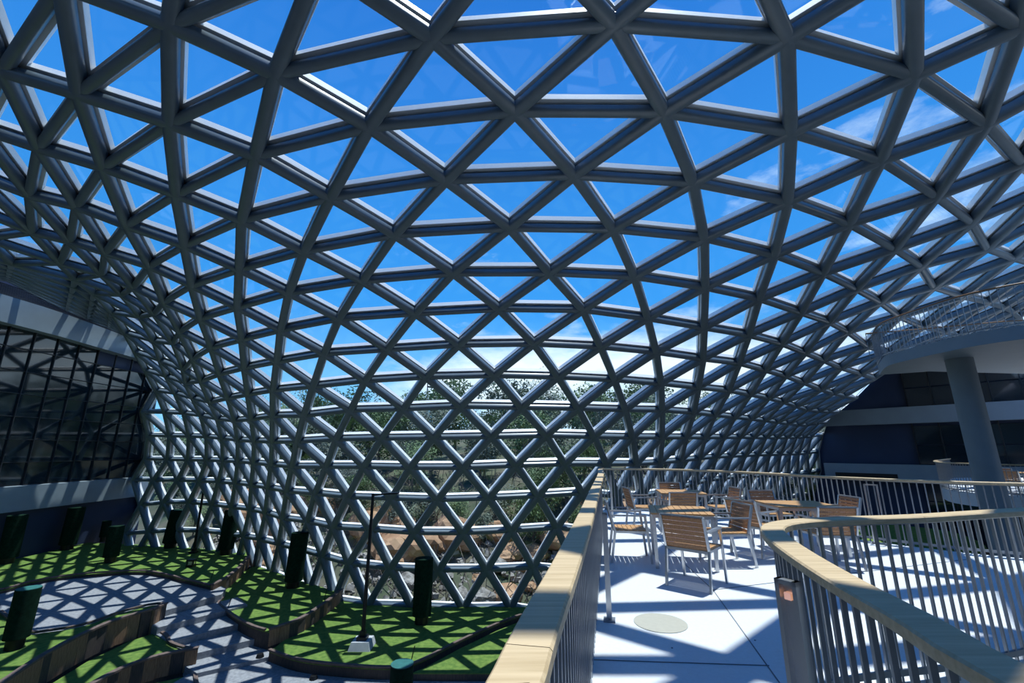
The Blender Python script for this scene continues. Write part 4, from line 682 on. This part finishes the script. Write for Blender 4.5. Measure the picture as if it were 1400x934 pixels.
# trees
def tree_mesh(seed, H, spread, leaves, lm):
    # a tapering trunk, branches and a cloud of separate leaves
    r_ = random.Random(seed); tb = MB(); lb = MB(); tips = []
    tb.cyl((0, 0, -0.5), (r_.uniform(-.3, .3), 0, H*0.55), 0.16, 0.09, 7); 
    for k in range(11):
        z0 = H*r_.uniform(0.12, 0.6); an = r_.uniform(0, 6.28); l_ = spread*r_.uniform(0.5, 1.0)*(1.1-z0/H*0.5); z1 = z0+l_*r_.uniform(0.3, 0.9)+H*0.12
        e_ = Vector((l_*math.cos(an), l_*math.sin(an), min(z1, H))); tb.cyl((0, 0, z0), e_, 0.06, 0.02, 5); tips.append((e_, spread*0.45)); tips.append((e_*0.6+Vector((0, 0, z0*0.4)), spread*0.4))
    tips.append((Vector((0, 0, H*0.85)), spread*0.5)); tips.append((Vector((0, 0, H*0.65)), spread*0.55))
    for k in range(leaves):
        c, rr = tips[r_.randrange(len(tips))]
        dvec = Vector((r_.gauss(0, 1), r_.gauss(0, 1), r_.gauss(0, 0.8))).normalized()*rr*r_.uniform(0.5, 1.05)
        p = c+dvec; s_ = r_.uniform(0.08, 0.19); u = Vector((r_.gauss(0, 1), r_.gauss(0, 1), r_.gauss(0, 1))).normalized(); v_ = u.orthogonal().normalized()
        lb.add([p-u*s_, p+v_*s_*0.5, p+u*s_, p-v_*s_*0.5], [(0, 1, 2, 3)])
    return tb, lb
variants = []
for k in range(6):
    tb, lb = tree_mesh(k*5+1, 5.5+k*0.5, 2.0+0.25*(k % 3), 3400, None)
    r = tag(empty('tree'), 'leafy grey green tree in the dense wood on the slope outside', 'tree', 'trees on the wooded slope')
    tb.build('trunk', BARK, r); lb.build('foliage', LEAF[k % 3], r); variants.append(r)
cnt = 0
tsp = []
for row_, (d0, n_, s0) in enumerate(((6.5, 26, 0.45), (9, 24, 0.6), (12, 22, 0.75), (15, 22, 0.9), (20, 22, 1.05), (27, 22, 1.25), (37, 22, 1.45))):
    for k in range(n_):
        x = -46+92*(k+0.5)/n_+rd.uniform(-1.6, 1.6); x *= 1+d0*0.012
        y = 27.5+min(0.0108*x*x, 20)+d0+rd.uniform(-2, 2); tsp.append((x, y, s0*rd.uniform(0.8, 1.15)))
for k, (x, y, s_) in enumerate(tsp):
    c = variants[k] if k < 6 else copy_tree(variants[k % 6])
    c.location = (x, y, hz(x, y)-0.2); c.rotation_euler = (0, 0, rd.uniform(0, 6.28)); c.scale = (s_, s_, s_)
for x, y, s_, lab in ((1.0, 66, 1.75, 'tall dark tree rising above the others on the skyline, centre'), (4.6, 64, 1.6, 'tall dark tree on the skyline just right of the tallest')):
    c = copy_tree(variants[0 if x < 2 else 4]); c.location = (x, y, hz(x, y)-0.2); c.scale = (s_, s_, s_*1.05); c['label'] = lab; c['group'] = 'tall trees on the skyline'
# young green tree close to the glass
for x, y, s_, lab in ((1.5, 33.5, 0.75, 'young bright green tree just outside the glass, near the terrace railing'), (4.2, 36, 0.8, 'green sapling behind the glass beside the terrace corner')):
    c = copy_tree(variants[2]); c.location = (x, y, hz(x, y)-0.2); c.scale = (s_, s_, s_); c['label'] = lab; c['group'] = 'young trees by the glass'
# distant power frame on the skyline
t = tag(empty('roof_sign_frame', (-14.5, 75, hz(-14.5, 75)+4)), 'distant lattice frame standing on the skyline above the trees', 'frame')
b = MB()
for k in range(6): b.beam((k*1.1, 0, 0), (k*1.1, 0, 8.4-k*0.3), 0.15, 0.15)
for z in (5.2, 6.4, 7.4): b.beam((0, 0, z), (5.5, 0, z-0.9), 0.15, 0.3)
b.build('frame_bars', BARK, t)
